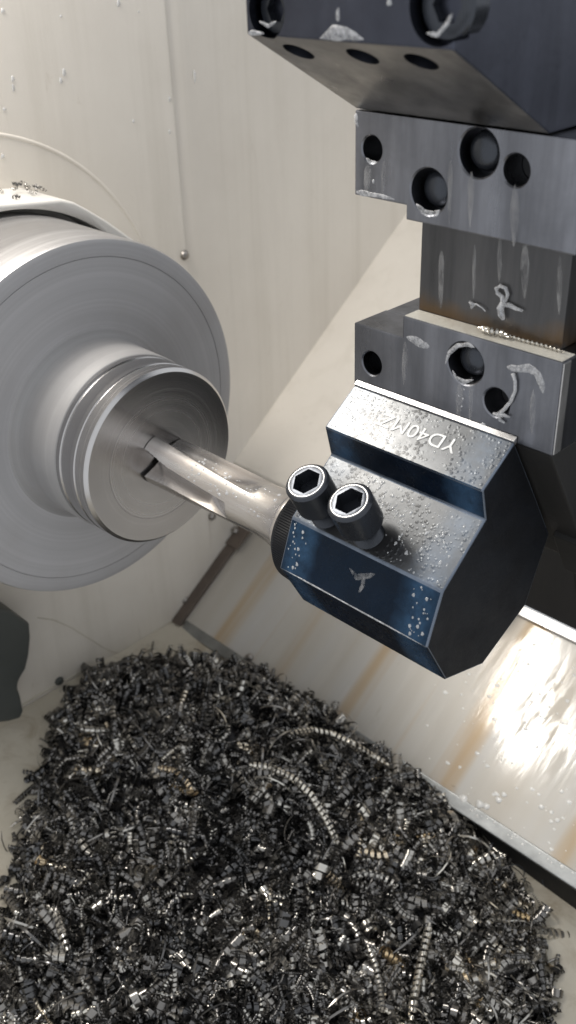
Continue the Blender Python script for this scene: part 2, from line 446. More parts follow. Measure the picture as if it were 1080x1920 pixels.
for u, v, h in ((447, 1001, 7.4), (350, 1128, 4.9), (468, 1233, -.1)):
    p = wcl(u, v, h)
    obj('screw', *moved(lathe([(0, 4.4), (1.5, 4.4), (3.2, 3.1), (3.9, 1.2), (4.0, .1)], 24), frame((0, 0, 1)), p), SCREWS, wc, smooth=True, sharp=50)
pd = []
for _ in range(130):
    u = random.uniform(800, 1080); v = random.uniform(1200, 1640)
    p = wcl(u, v, 0)
    if 8 < p[1] < 160: pd.append((p, random.choice((0.5, .7, .9, 1.2, 1.6)) * random.uniform(.6, 1.1), random.uniform(1, 1.8)))
for u, v, r in ((868, 1498, 3.6), (900, 1508, 3.2), (912, 1512, 2.6), (935, 1500, 2.4), (945, 1490, 2), (1015, 1513, 2), (1034, 1523, 1.6), (1045, 1538, 1.7), (1033, 1540, 1.5), (1053, 1484, 1.6)):
    pd.append((wcl(u, v, 0.3), r, 1.2))
for _ in range(26):
    u = random.uniform(880, 1080); p = wcl(u, 1500 + (u - 880) * 0.65 + random.uniform(2, 22), 1.1)
    if -6 < p[1] < 4: pd.append((p, random.uniform(.5, 1.5), 1))
PDROP = m_simple('milky_drop', (0.8, 0.78, 0.74), 0.1)
drops('coolant_drops', pd, PDROP, wc, (0, 0, 1), 0.35)

# dark hose boot at the left edge
hose = empty('rubber_boot', 'dark grey rubber boot on the wall below the chuck', 'boot')
prof = [(u, v) for u, v in ((-60, 1118), (0, 1130), (20, 1143), (38, 1155), (40, 1180), (37, 1215), (31, 1240), (18, 1262), (16, 1275), (22, 1292), (27, 1318), (22, 1332), (0, 1338), (-60, 1345))]
pp = [at(u, v, 0, -128) for u, v in prof]
Vh, Fh = prism(0, [(p[1], p[2]) for p in pp], -149.5, -112)
obj('boot_body', Vh, Fh, DARK, hose, smooth=True, bevel=6, seg=4, sharp=60)

# ------------------------------------------------------------------ spindle guard, chuck, workpiece
gd = empty('spindle_guard', 'cream box guard behind the chuck with chips lying on top', 'guard')
gp = [(-190, 145), (4.8, 139.5), (55, 133), (66, 128.5), (76, 121.5), (92, 109.5), (114, 90.5), (150, 58), (170, 20), (172, -90), (120, -150), (-190, -150)]
shell = obj('guard_shell', *prism(0, gp, -149.5, -90), GUARD, gd, bevel=2.5, seg=3, smooth=True, sharp=40)
cut(shell, [lathe([(-120, 134.5), (-60, 134.5)], 128)])
ck = empty('lathe_chuck', 'large turned steel chuck body in the spindle', 'chuck')
cb = obj('chuck_body', *lathe([(-118, 100), (-118, 127), (-104, 130), (-3.5, 130), (-1.0, 129), (0, 126.5), (0, 118.2), (-0.35, 118), (-0.35, 117.7), (0, 117.5), (0, 60)], 192), CHUCK, ck, smooth=True, sharp=35)
cb.data.materials.append(CHUCK_SIDE)
for f in cb.data.polygons:
    if abs(f.normal.x) < 0.75: f.material_index = 1
obj('jaw_ring', *lathe([(-2, 72), (0.3, 70), (1.0, 67.5), (2.6, 65.4), (5.5, 64.0), (10, 63.2), (18, 62.8), (30, 62.6), (42.5, 62.4), (43.4, 61.5), (43.4, 40)], 192), JAW, ck, smooth=True, sharp=50)
wp = empty('steel_workpiece', 'round turned steel billet gripped in the chuck', 'workpiece')
obj('billet', *lathe([(30, 61), (47, 61.4), (47.6, 60.2), (49, 60.2), (49.6, 61.2), (62.5, 61.2), (63, 60.5), (64, 60.5), (64.5, 61), (73.2, 61), (75.5, 58.8), (75.5, 43.2), (75.3, 43.1), (75.3, 42.9), (75.5, 42.8), (75.5, 4)], 192), WORK, wp, smooth=True, sharp=30)

# ------------------------------------------------------------------ drill
dr = empty('indexable_drill', 'short silver two-flute drill touching the workpiece face', 'drill')
def drill_mesh():
    nx, nt_ = 110, 220; V = []; F = []
    x0, x1 = 78.6, 199.0; Rd = 17.2
    for i in range(nx):
        x = x0 + (x1 - x0) * i / (nx - 1)
        ph = R(168 + 0.22 * (x - 79))
        base = 18.6 - 2.4 * (x - 78) / 96 if x < 174 else 16.2 + 3.4 * ((x - 174) / 25) ** 2
        s1 = 1.0 if x < 122 else max(0, 1 - ((x - 122) / 34) ** 1.6)
        s2 = 1.0 if x < 134 else max(0, 1 - ((x - 134) / 40) ** 1.8)
        open_ = max(0, 1 - (x - 79) / 22)                    # the flutes scoop wider at the tip
        for k in range(nt_):
            th = ph + 2 * math.pi * k / nt_; f = 1.0
            for q, wdt, dep, sv, pw in ((0, 0.36 + 0.14 * open_, 0.72, s1, 0.35), (R(-103), 0.66, 0.60, s2, 0.8)):
                d = abs((th - ph - q + math.pi) % (2 * math.pi) - math.pi) / wdt
                if d < 1: f = min(f, 1 - dep * sv * (math.cos(d * math.pi / 2) ** pw))
            r = base * f; xx = x
            if i == 0:
                a = (th - ph) % (2 * math.pi)
                xx = x - (2.6 if a > math.pi else 0.6) * min(1, r / Rd)
            V.append((xx, r * math.cos(th), r * math.sin(th)))
    for i in range(nx - 1):
        for k in range(nt_): F.append((i * nt_ + k, i * nt_ + (k + 1) % nt_, (i + 1) * nt_ + (k + 1) % nt_, (i + 1) * nt_ + k))
    c0 = len(V); V.append((78.4, 0, 0))
    for k in range(nt_): F.append((k, (k + 1) % nt_, c0))
    return V, F
obj('drill_body', *drill_mesh(), DRILL, dr, smooth=True, sharp=38)
obj('flange', *lathe([(197, 17), (198.5, 20.2), (199.3, 20.8), (204.5, 20.8), (205.5, 20), (205.5, 12)], 96), DRILL, dr, smooth=True, sharp=40)
for ang, rad, x_ in ((168 - 36, 12.4, 77.0), (168 + 36, 12.0, 77.6)):
    d = np.array([0, math.cos(R(ang)), math.sin(R(ang))]); t = np.array([0, -d[2], d[1]])
    Mi = np.array([(1, 0, 0), d, t]).T
    obj('carbide_insert', *moved(box(x_, x_ + 10, rad - 5.2, rad + 5.9, -2.0, 2.0), Mi), CARBIDE, dr, bevel=1.0)
dd = []
for _ in range(70):
    x = random.uniform(120, 197); a = R(random.uniform(95, 158)); r = 18.6 - 2.4 * (x - 78) / 96 if x < 174 else 16.2 + 3.4 * ((x - 174) / 25) ** 2
    dd.append((np.array([x, r * math.cos(a), r * math.sin(a)]), random.choice((.35, .5, .6, .8, 1.2)), 1.2))
def drops_radial(name, pts, mt, parent):
    V = []; F = []
    for c, r, s in pts:
        n = np.array([0, c[1], c[2]]); Mf = frame(n, (1, 0, 0)); b0 = len(V); nr, ns = 3, 8
        for j in range(nr):
            a = math.pi / 2 * j / nr
            for k in range(ns):
                t = 2 * math.pi * k / ns; rr = r * math.cos(a)
                V.append(tuple(c + Mf[:, 0] * (r * .45 * math.sin(a) - 0.1) + Mf[:, 1] * rr * math.cos(t) * s + Mf[:, 2] * rr * math.sin(t)))
        V.append(tuple(c + Mf[:, 0] * r * .4))
        for j in range(nr - 1):
            for k in range(ns): F.append((b0 + j * ns + k, b0 + j * ns + (k + 1) % ns, b0 + (j + 1) * ns + (k + 1) % ns, b0 + (j + 1) * ns + k))
        for k in range(ns): F.append((b0 + (nr - 1) * ns + k, b0 + (nr - 1) * ns + (k + 1) % ns, b0 + nr * ns))
    o = obj(name, V, F, mt, parent, smooth=True); tag(o, kind='stuff'); return o
drops_radial('coolant_drops', dd, DROP, dr)

# ------------------------------------------------------------------ tool holder
th = empty('drill_holder', 'black oxide drill holder block bolted under the turret', 'tool holder')
HP = [(27.7, 86.2), (3.6, 69.7), (8.0, 51.3), (-23.7, 24.8), (-34.2, -3.4), (-16.8, -34.8), (16.9, -44.7), (54.6, -25.6), (71.3, 13.9), (49.8, 50.0)]
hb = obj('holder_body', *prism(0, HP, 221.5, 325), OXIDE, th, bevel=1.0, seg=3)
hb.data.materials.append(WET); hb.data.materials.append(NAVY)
for f in hb.data.polygons:                      # coolant lies on up-turned faces; front ones get the painted blue reflection
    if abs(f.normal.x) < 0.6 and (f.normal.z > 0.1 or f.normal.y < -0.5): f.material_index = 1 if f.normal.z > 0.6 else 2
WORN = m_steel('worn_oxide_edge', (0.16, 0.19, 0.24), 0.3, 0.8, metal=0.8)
hb.data.materials.append(WORN)
flat_n = [Vector((1, 0, 0)), Vector((-1, 0, 0))]
for i in range(len(HP)):
    a_, b_ = HP[i], HP[(i + 1) % len(HP)]
    n_ = Vector((0, b_[1] - a_[1], -(b_[0] - a_[0]))).normalized(); flat_n += [n_, -n_]
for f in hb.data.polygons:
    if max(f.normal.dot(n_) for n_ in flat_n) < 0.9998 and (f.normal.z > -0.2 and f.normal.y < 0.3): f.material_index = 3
obj('joint_shim', *prism(0, [(27.0, 87.0), (29.6, 88.6), (29.6, 84.6), (28.4, 84.6)], 221.5, 325), EDGE, th, bevel=0.3)
def teeth(x, r, i):
    return r - (0.45 if i % 2 else 0) if 210 < x < 221 else r
Vn, Fn = lathe([(204, 23.0), (206, 26.0), (210.5, 29.6), (211, 29.9), (219, 30.5), (222.5, 30.8)], 260, wob=teeth)
obj('knurled_nose', Vn, Fn, OXIDE, th, smooth=True, sharp=25)
TL = R(29.0); bd = np.array([0, -math.sin(TL), math.cos(TL)])
def hexpoly(r): return [(r * math.cos(R(60 * k)), r * math.sin(R(60 * k))) for k in range(6)]
def socket_bolt(name, base, d, r, shank_r, lift, head, parent, mt, rim):
    bolt = obj(name, *moved(lathe([(-2, shank_r), (lift + 1, shank_r)], 32), frame(d, (1, 0, 0)), base), mt, parent, smooth=True, sharp=40)
    Vt, Ft = [], []
    pr = []
    for k in range(int(lift / 1.1)):
        pr += [(0.4 + k * 1.1, shank_r + 0.15), (0.95 + k * 1.1, shank_r + 1.0)]
    tc = obj('thread', *moved(lathe(pr, 32), frame(d, (1, 0, 0)), base), mt, bolt, smooth=True, sharp=30)
    n = 48
    hd = obj('bolt_head', *moved(lathe([(lift, r - 1), (lift + 1, r), (lift + head - 1.6, r), (lift + head - 0.4, r - 0.9), (lift + head, r - 1.9), (lift + head, r * 0.2)], n), frame(d, (1, 0, 0)), base), mt, bolt, smooth=True, sharp=28)
    hv, hf = prism(0, [(y, z) for y, z in hexpoly(r * 0.66)], lift + head - r * 0.75, lift + head + 3)
    cut(hd, [moved((hv, hf), frame(d, (1, 0, 0)), base)])
    hd.data.set_sharp_from_angle(angle=R(28))
    rp_ = [(lift + head - 0.2, r - 1.75), (lift + head + 0.15, r - 2.0), (lift + head + 0.15, r * 0.78), (lift + head - 0.2, r * 0.76)]
    obj('worn_rim', *moved(lathe(rp_, n, close=False), frame(d, (1, 0, 0)), base), rim, hd, smooth=True)
    return bolt
for X in (242.0, 271.5):
    socket_bolt('clamp_bolt', np.array([X, -16.6, 30.6]), bd, 12.0, 7.6, 12.5, 19.5, th, SCREW, EDGE)
# lettering cut into the sloping top face
ta = np.array([0, 0.82514, 0.56493]); tn = np.array([0, -0.56493, 0.82514])
fc = bpy.data.curves.new('lettering', 'FONT'); fc.body = 'YD40MZ'; fc.size = 0.0112; fc.extrude = 0.00012; fc.space_character = 1.03
fo = bpy.data.objects.new('lettering', fc); COL.objects.link(fo)
bpy.context.view_layer.update()
me = bpy.data.meshes.new_from_object(fo.evaluated_get(bpy.context.evaluated_depsgraph_get()))
bpy.data.objects.remove(fo, do_unlink=True)
me.materials.clear(); me.materials.append(LETTER)
lo = bpy.data.objects.new('lettering', me); link(lo, th)
# text reads towards -X, tops of the letters point down the slope
xs = [v.co.x for v in me.vertices]; wtx = max(xs) - min(xs)
orig = np.array([299.5, 27.7, 86.2]) + ta * (-9.6) + tn * 0.22
Mt = Matrix.Identity(4)
sc = 0.0495 / wtx
for i in range(3):
    Mt[i][0] = (-1.0 if i == 0 else 0.0) * sc; Mt[i][1] = -ta[i] * 1.0; Mt[i][2] = tn[i]; Mt[i][3] = orig[i] / 1000
me.transform(Mt); me.flip_normals() if Mt.determinant() < 0 else None
# coolant droplets on the two sloping faces and the front
T2 = np.array([0, 31.7, 26.5]); T2 /= np.linalg.norm(T2); T2n = np.array([0, -T2[2], T2[1]])
dp1 = []
for _ in range(420):
    s = random.betavariate(1.1, 2.6); p = np.array([224 + s * 98, 27.7, 86.2]) - ta * random.uniform(1.5, 27.5) + tn * 0.05
    dp1.append((p, random.choice((.18, .22, .28, .36, .5)), random.uniform(1, 1.6)))
drops('coolant_drops', dp1, DROP, th, tuple(tn))
dp2 = []
for _ in range(210):
    cx_, cs_ = random.choice(((250, 10), (262, 8), (282, 14), (292, 26), (300, 33), (312, 20), (306, 12), (272, 9)))
    p = np.array([min(322, max(226, random.gauss(cx_, 7))), 8.0, 51.3]) - T2 * min(39, max(3, random.gauss(cs_, 5))) + T2n * 0.05
    dp2.append((p, random.choice((.2, .25, .3, .4, .6, .85)), random.uniform(1, 1.5)))
drops('coolant_drops', dp2, DROP, th, tuple(T2n))
Fd = np.array([0, -10.5, -28.2]); Fd /= np.linalg.norm(Fd); Fn_ = np.array([0, Fd[2], -Fd[1]])
dp3 = []
for _ in range(46):
    p = np.array([random.choice((random.uniform(224, 236), random.uniform(308, 322))), -23.7, 24.8]) + Fd * random.uniform(2, 28) + Fn_ * 0.05
    dp3.append((p, random.choice((.3, .45, .6, .9)), 1.2))
drops('coolant_drops', dp3, DROP, th, tuple(Fn_))

# flowing smears of coolant film
def smear(name, pts, widths, n, parent, mt=None, h=0.32):
    """dome-section strip along a path lying on a face with normal n"""
    mt = mt or FOAM; n = np.array(n, float); pts = [np.array(p, float) for p in pts]
    # resample
    P, W = [], []
    for i in range(len(pts) - 1):
        for k in range(6):
            t = k / 6; P.append(pts[i] * (1 - t) + pts[i + 1] * t); W.append(widths[i] * (1 - t) + widths[i + 1] * t)
    P.append(pts[-1]); W.append(widths[-1]); V = []; F = []; m_ = 9
    L = len(P)
    for i in range(L):
        d = P[min(i + 1, L - 1)] - P[max(i - 1, 0)]; d /= max(1e-9, np.linalg.norm(d)); s = np.cross(n, d)
        e = min(1, (i + 0.15) / 3, (L - 1 - i + 0.15) / 3) ** 0.5
        wv = W[i] * 0.85 * e * (1 + 0.12 * math.sin(i * 0.55 + P[0][0]))
        for k in range(m_):
            a = math.pi * k / (m_ - 1)
            V.append(tuple(P[i] + s * wv * math.cos(a) + n * (h * e * math.sin(a) - 0.02)))
    for i in range(L - 1):
        for k in range(m_ - 1): F.append((i * m_ + k, i * m_ + k + 1, (i + 1) * m_ + k + 1, (i + 1) * m_ + k))
    return obj(name, V, F, mt, parent, smooth=True)
def fpl(u, v): return at_plane(u, v, Fn_, (300, -23.7, 24.8))
smear('coolant_smear', [np.array([a, -34.0, -3.2]) for a in (226, 250, 275, 300, 322)], [.35, .6, .5, .55, .35], (0, -.95, .3), th, h=0.5)

def m_run():
    mt, nt, b = mat('coolant_run'); co = coords(nt)
    nt.links.new(ramp(nt, noise(nt, co, 200, 5), [(0.3, (0.40, 0.40, 0.41)), (0.7, (0.60, 0.59, 0.58))]), b.inputs['Base Color'])
    b.inputs['Roughness'].default_value = 0.2
    nt.links.new(ramp(nt, noise(nt, coords(nt, (1, 1, 0.3)), 260, 6, 0.75), [(0.36, 0.0), (0.7, 0.42)]), b.inputs['Alpha'])
    return mt
RUN = m_run()
smear('coolant_smear', [fpl(655, 1065), fpl(668, 1082), fpl(690, 1080), fpl(704, 1076)], [.8, 1.8, 2.0, .8], Fn_, th, mt=RUN, h=0.15)
smear('coolant_smear', [fpl(682, 1080), fpl(680, 1098), fpl(672, 1112)], [1.4, 1.6, .8], Fn_, th, mt=RUN, h=0.15)
# ------------------------------------------------------------------ turret
tr = empty('tool_turret', 'steel tool turret with drum, clamp plates and dark body', 'turret')
DRUM_REFL = m_steel('drum_wall_reflection', (0.36, 0.35, 0.34), 0.33, 0.9)  # lighter drum steel: the wall's reflection on the underside put into colour
drum = obj('turret_drum', *prism(0, [(-38, 266), (30, 227.8), (200, 227.8), (200, 430), (-38, 430)], 219.5, 326), DRUM, tr, bevel=0.8)
nB = np.array([0, -38.2, -68.0]); nB /= np.linalg.norm(nB)
cuts = []; drumholes = []
for u, v in ((560, 97), (680, 106), (790, 116)):
    p = at_plane(u, v, nB, (300, 30, 227.8)); cuts.append(cyl(p + nB * 5, -nB, 7.0, 18)); drumholes.append((p - nB * 10, nB, 6.9))
for u, v, r in ((500, 20, 10.5), (822, 12, 13)):
    p = at(u, v, 1, -38); cuts.append(cyl(p + np.array([0, -5, 0]), (0, 1, 0), r, 14)); drumholes.append((p + np.array([0, 8, 0]), np.array([0, -1, 0]), r - 1.2))
drum.data.materials.append(DRUM_REFL)
for f in drum.data.polygons:
    if f.normal.z < -0.6 and f.normal.y < -0.3: f.material_index = 1
cut(drum, cuts)
def screw_head(p, d, r, parent, h=4, socket=True, mt=None):
    s = obj('cap_screw', *moved(lathe([(-6, r), (h - 0.8, r), (h, r - 0.8), (h, r * .1)], 40), frame(d, (1, 0, 0)), p), mt or SCREW, parent, smooth=True, sharp=30)
    if socket:
        cut(s, [moved(prism(0, hexpoly(r * .55), h - r * .6, h + 2), frame(d, (1, 0, 0)), p)])
        s.data.set_sharp_from_angle(angle=R(30))
    return s
for p, d, r in drumholes: screw_head(p, d, r, tr, 3)

def plate(name, poly, y0, y1, holes, mt):
    o = obj(name, *prism(1, poly, y0, y1), mt, tr, bevel=0.7)
    cc = []
    for (x, z, r, dp) in holes:
        cc.append(cyl((x, y0 - 3, z), (0, 1, 0), r, 3 + dp))
        cc.append(cyl((x, y0 - 0.5, z), (0, 1, 0), r + 1.3, 1.3, r2=r - .2))
    cut(o, cc)
    return o
PC = [(219, 227), (344.3, 227), (344.3, 180.5), (252, 180.5), (252, 187.3), (219, 187.3)]
PE = [(219, 84.5), (344.3, 84.5), (344.3, 132), (252, 132), (252, 120.6), (219, 120.6)]
hc = [(229.8, 210.2, 6.2, 16), (264.8, 195.4, 10.6, 14), (291.4, 216.0, 10.6, 12), (311.3, 211.2, 6.8, 16)]
he = [(231.5, 100.6, 6.6, 16), (291.6, 117.1, 10.8, 14), (311.1, 102.2, 7.4, 16)]
plate('clamp_plate', PC, 30, 56, hc, PLATE)
plate('clamp_plate', PE, 30, 56, he, PLATE)
for x, z, r, dp in hc + he:
    if r > 10:
        s = obj('ball_screw', *moved(lathe([(0, r - 1.6), (5, r - 1.6), (7.5, r - 3), (9.0, r - 5.5), (9.6, .3)], 40), frame((0, -1, 0)), (x, 30 + dp, z)), SCREW, tr, smooth=True, sharp=60)
    else:
        obj('bore', *moved(lathe([(0, r - .25), (1, r - .25)], 32), frame((0, -1, 0)), (x, 30 + dp, z)), HOLE, tr)
def m_recess():
    mt, nt, b = mat('rust_stained_steel'); co = coords(nt); cs = coords(nt, (1, 1, 0.1))
    n1 = noise(nt, cs, 60, 6, 0.65); c = ramp(nt, n1, [(0.3, (0.055, 0.055, 0.056)), (0.7, (0.115, 0.113, 0.115))])
    sx = node(nt, 'ShaderNodeSeparateXYZ'); nt.links.new(co, sx.inputs[0])
    ad = node(nt, 'ShaderNodeMath', operation='MULTIPLY_ADD'); nt.links.new(noise(nt, co, 38, 5, 0.6), ad.inputs[0]); ad.inputs[1].default_value = -0.030; nt.links.new(sx.outputs[2], ad.inputs[2])
    f = ramp(nt, ad.outputs[0], [(0.112, 0.0), (0.1175, 0.6), (0.121, 0.4), (0.128, 0.0)])
    c = mix(nt, f, c, (0.15, 0.085, 0.028)); nt.links.new(c, b.inputs['Base Color'])
    b.inputs['Metallic'].default_value = 0.8
    nt.links.new(ramp(nt, n1, [(0.3, 0.26), (0.7, 0.5)]), b.inputs['Roughness'])
    return mt
RECESS = m_recess()
obj('recess_block', *box(252.6, 336, 41.8, 120, 132.3, 180.2), RECESS, tr, bevel=0.5)
LEDGE = m_paint('wet_ledge_glare', (0.42, 0.40, 0.35), (0.62, 0.60, 0.54), 0.3, (0.22, 0.15, 0.09))  # pale beige paints the lamplight reflected by the wet ledge top
obj('ledge_glare', *box(252.6, 343.6, 30.8, 41.5, 132.05, 132.4), LEDGE, tr)
obj('plate_edge', *box(344.35, 345.0, 30.6, 36.5, 85.2, 131.4), EDGE, tr, bevel=0.2)
obj('plate_edge', *box(344.35, 345.0, 30.6, 36.5, 181.2, 226.4), EDGE, tr, bevel=0.2)
obj('rear_shelf', *box(219.4, 343, 56.3, 130, 86, 120.3), PLATE, tr, bevel=0.5)
obj('rear_shelf', *box(219.4, 343, 56.3, 130, 187.6, 226.6), PLATE, tr, bevel=0.5)
obj('turret_body', *prism(0, [(57, 226), (57, 86), (62, 60), (95, 2), (210, 2), (210, 226)], 262, 343.4), BODY, tr, bevel=1)
obj('facet_plate', *prism(0, [(31, 84), (33, 84.2), (120, 84.2), (120, -10), (88, -8)], 300, 343.6), BODY, tr, bevel=1.2)
obj('station_block', *prism(0, [(82, 27), (71.5, 13.5), (88.5, -17), (100, -24), (112, -62), (190, -62), (190, 27)], 327, 470), BODY, tr, bevel=0.7)
# coolant film and foam on the plates
def dpl0(u, v): return at(u, v, 1, 41.75)
def cpl(u, v, y=29.95): return at(u, v, 1, y)
FR = (0, -1, 0)
smear('coolant_foam', [cpl(762, 632), cpl(778, 638), cpl(792, 646), cpl(805, 650)], [1.6, 2.6, 2.6, 1.8], FR, tr)
smear('coolant_foam', [cpl(950, 688), cpl(970, 692), cpl(992, 690), cpl(1008, 702), cpl(1016, 722), cpl(1018, 738)], [1.4, 2.3, 2.2, 2.6, 1.8, 1.2], FR, tr)
smear('coolant_foam', [cpl(835, 682), cpl(842, 662), cpl(858, 648), cpl(878, 646), cpl(890, 652)], [.8, 1.2, 1.4, 1.3, .8], FR, tr)
smear('coolant_foam', [cpl(848, 694), cpl(855, 708), cpl(872, 716), cpl(888, 712)], [.7, 1.1, 1.2, .6], FR, tr)
smear('coolant_foam', [cpl(668, 360), cpl(690, 364), cpl(715, 368), cpl(740, 374)], [1.6, 1.6, 1.2, .6], FR, tr)
smear('coolant_foam', [cpl(686, 296), cpl(695, 305), cpl(706, 304)], [.7, 1.4, .9], FR, tr)
smear('coolant_foam', [cpl(780, 382), cpl(795, 398), cpl(815, 402), cpl(825, 394)], [1, 1.8, 1.7, .8], FR, tr)
smear('coolant_foam', [cpl(668, 212), cpl(667, 226), cpl(672, 238)], [1.4, 1.5, .8], FR, tr)
for u, v0, v1, w_ in ((862, 718, 800, 2.4), (884, 706, 792, 1.6), (966, 346, 462, 2.6), (884, 322, 425, 2.0), (845, 300, 420, 1.6), (690, 310, 362, 3.0), (760, 640, 720, 2.2), (1000, 730, 815, 1.8), (720, 300, 372, 1.4)):
    smear('coolant_run', [cpl(u, v0), cpl(u - 1, v0 * .6 + v1 * .4), cpl(u - 3, v1)], [w_ * .7, w_, w_ * .6], FR, tr, RUN, 0.12)
for u, v0, v1, w_ in ((828, 470, 578, 2.2), (938, 440, 530, 1.6), (985, 450, 560, 2.6), (1050, 480, 590, 1.6), (890, 460, 560, 1.4)):
    smear('coolant_run', [dpl0(u, v0), dpl0(u - 1, v0 * .6 + v1 * .4), dpl0(u - 2, v1)], [w_ * .7, w_, w_ * .6], FR, tr, RUN, 0.12)
def apl(u, v): return at(u, v, 1, -38.05)
smear('coolant_foam', [apl(600, 72), apl(625, 62), apl(650, 63), apl(682, 74)], [.8, 3.0, 3.0, .8], FR, tr, h=.6)
smear('coolant_foam', [apl(634, 40), apl(633, 26), apl(635, 14)], [1.2, 1.2, .7], FR, tr)
smear('coolant_foam', [apl(486, 40), apl(503, 49), apl(518, 40)], [.6, 1.0, .6], FR, tr)
smear('coolant_foam', [apl(800, 62), apl(820, 66), apl(838, 45), apl(848, 25)], [.7, 1.0, .9, .7], FR, tr)
smear('coolant_foam', [apl(465, 62), apl(480, 62), apl(496, 63)], [1.2, 1.2, .5], FR, tr)
td = []
for u, v, r, s in ((700, 340, .8, 1.3), (884, 800, 1.4, 1), (905, 800, 2.2, 1), (896, 806, 2, 1), (888, 815, 1.3, 1.4), (870, 730, .5, 1), (868, 748, .6, 1), (860, 742, .5, 1), (866, 762, .5, 1), (730, 5, 1.2, 1)):
    td.append((cpl(u, v) if v > 100 else apl(u, v), r, s))
drops('coolant_drops', td, DROP, tr, FR)

# ------------------------------------------------------------------ swarf
def ribbon(radius, pitch, turns, width, taper=0.0, n_turn=9, bend=0.0, start=0.0):
    n = max(5, int(turns * n_turn)); t = np.linspace(0, 1, n)
    a = start + t * turns * 2 * math.pi; r = radius * (1 - taper * t)
    x = (t - .5) * pitch * turns
    c = np.stack([x, r * np.cos(a), r * np.sin(a)], 1)
    if bend:
        k = bend / max(1e-6, pitch * turns); ang = x * k
        rr = 1 / k; cx = np.sin(ang) * (rr - c[:, 1]); cy = rr - np.cos(ang) * (rr - c[:, 1])
        c = np.stack([cx, cy, c[:, 2]], 1)
    tang = np.gradient(c, axis=0); tang /= np.linalg.norm(tang, axis=1)[:, None] + 1e-9
    ax = np.array([1.0, 0, 0]); e = ax - tang * (tang @ ax)[:, None]; e /= np.linalg.norm(e, axis=1)[:, None] + 1e-9
    wv = (width * 0.5 * np.minimum(1, np.minimum(t, 1 - t) * 8 + .25))[:, None]
    V = np.empty((2 * n, 3)); V[0::2] = c - e * wv; V[1::2] = c + e * wv
    i = np.arange(n - 1); F = np.stack([2 * i, 2 * i + 1, 2 * i + 3, 2 * i + 2], 1)
    return V, F
def rot_rand(flat=0.6):
    a = rng.uniform(0, 2 * math.pi); e = rng.normal(0, flat); s = rng.uniform(0, 2 * math.pi)
    ca, sa, ce, se, cs, ss = math.cos(a), math.sin(a), math.cos(e), math.sin(e), math.cos(s), math.sin(s)
    A = np.array([[ca, -sa, 0], [sa, ca, 0], [0, 0, 1]]); B = np.array([[ce, 0, -se], [0, 1, 0], [se, 0, ce]]); Cc = np.array([[1, 0, 0], [0, cs, -ss], [0, ss, cs]])
    return A @ B @ Cc
protos = []
for k in range(48):
    t = (0, 1, 2, 5, 0, 1, 4, 2, 5, 0, 3, 1)[k % 12]
    if t in (0, 1): protos.append(ribbon(rng.uniform(1.5, 2.6), rng.uniform(1.7, 2.6), rng.uniform(3, 8), rng.uniform(1.2, 1.9), rng.uniform(0, .4), 9, rng.uniform(0, 1.2)))
    elif t == 2: protos.append(ribbon(rng.uniform(2.5, 4.2), rng.uniform(2.2, 4), rng.uniform(1.2, 3), rng.uniform(1.4, 2.6), rng.uniform(0, .5), 12))
    elif t == 3: protos.append(ribbon(rng.uniform(5, 11), rng.uniform(1, 4), rng.uniform(.4, .9), rng.uniform(.5, .9), 0, 22))
    elif t == 4: protos.append(ribbon(rng.uniform(2, 3.2), rng.uniform(1, 2), rng.uniform(.5, 1.2), rng.uniform(1.8, 3.0), rng.uniform(0, .3), 10))
    else: protos.append(ribbon(rng.uniform(1.2, 1.8), rng.uniform(1.3, 2.0), rng.uniform(4, 12), rng.uniform(.9, 1.3), rng.uniform(0, .3), 8, rng.uniform(0.2, 1.8)))

# outline of the heap on the tray floor (mm) and its height
PILE = np.array([(-122, -6), (-138, 40), (-110, 96), (-60, 140), (-20, 168), (60, 172), (150, 176), (210, 168), (262, 150), (300, 140), (335, 112), (362, 84), (392, 40), (420, -40), (420, -230), (250, -300), (110, -235), (40, -168), (-20, -110), (-70, -60)], float)
def dist_in(px, py):
    """signed distance to the outline, + inside"""
    px = np.asarray(px, float); py = np.asarray(py, float); best = np.full(px.shape, 1e9); ins = np.zeros(px.shape, bool)
    for i in range(len(PILE)):
        a = PILE[i]; b = PILE[(i + 1) % len(PILE)]; d = b - a
        t = np.clip(((px - a[0]) * d[0] + (py - a[1]) * d[1]) / (d @ d), 0, 1)
        best = np.minimum(best, np.hypot(px - a[0] - t * d[0], py - a[1] - t * d[1]))
        c = (a[1] > py) != (b[1] > py)
        with np.errstate(divide='ignore', invalid='ignore'):
            ins ^= c & (px < (b[0] - a[0]) * (py - a[1]) / (b[1] - a[1]) + a[0])
    return np.where(ins, best, -best)
def height(px, py):
    px = np.asarray(px, float); py = np.asarray(py, float)
    d = dist_in(px, py)
    h = 46 * (1 - np.exp(-np.maximum(d, 0) / 42.0))
    h += 26 * np.exp(-(((px - 95) / 120) ** 2 + ((py - 60) / 85) ** 2)) * np.clip(d / 30, 0, 1)
    lum = 5.0 * np.sin(px / 31.0 + 0.7 * np.sin(py / 19.0)) * np.sin(py / 27.0 + px / 60) + 3.6 * np.sin(px / 17.0 + 1.3 * np.sin(py / 23.0)) * np.sin(py / 15.0 + 0.9) + 2.0 * np.sin(px / 7.1 + py / 9.3) * np.sin(py / 6.2 - px / 13)
    h += lum * np.clip(d / 25, 0, 1)
    return FZ(px) + h
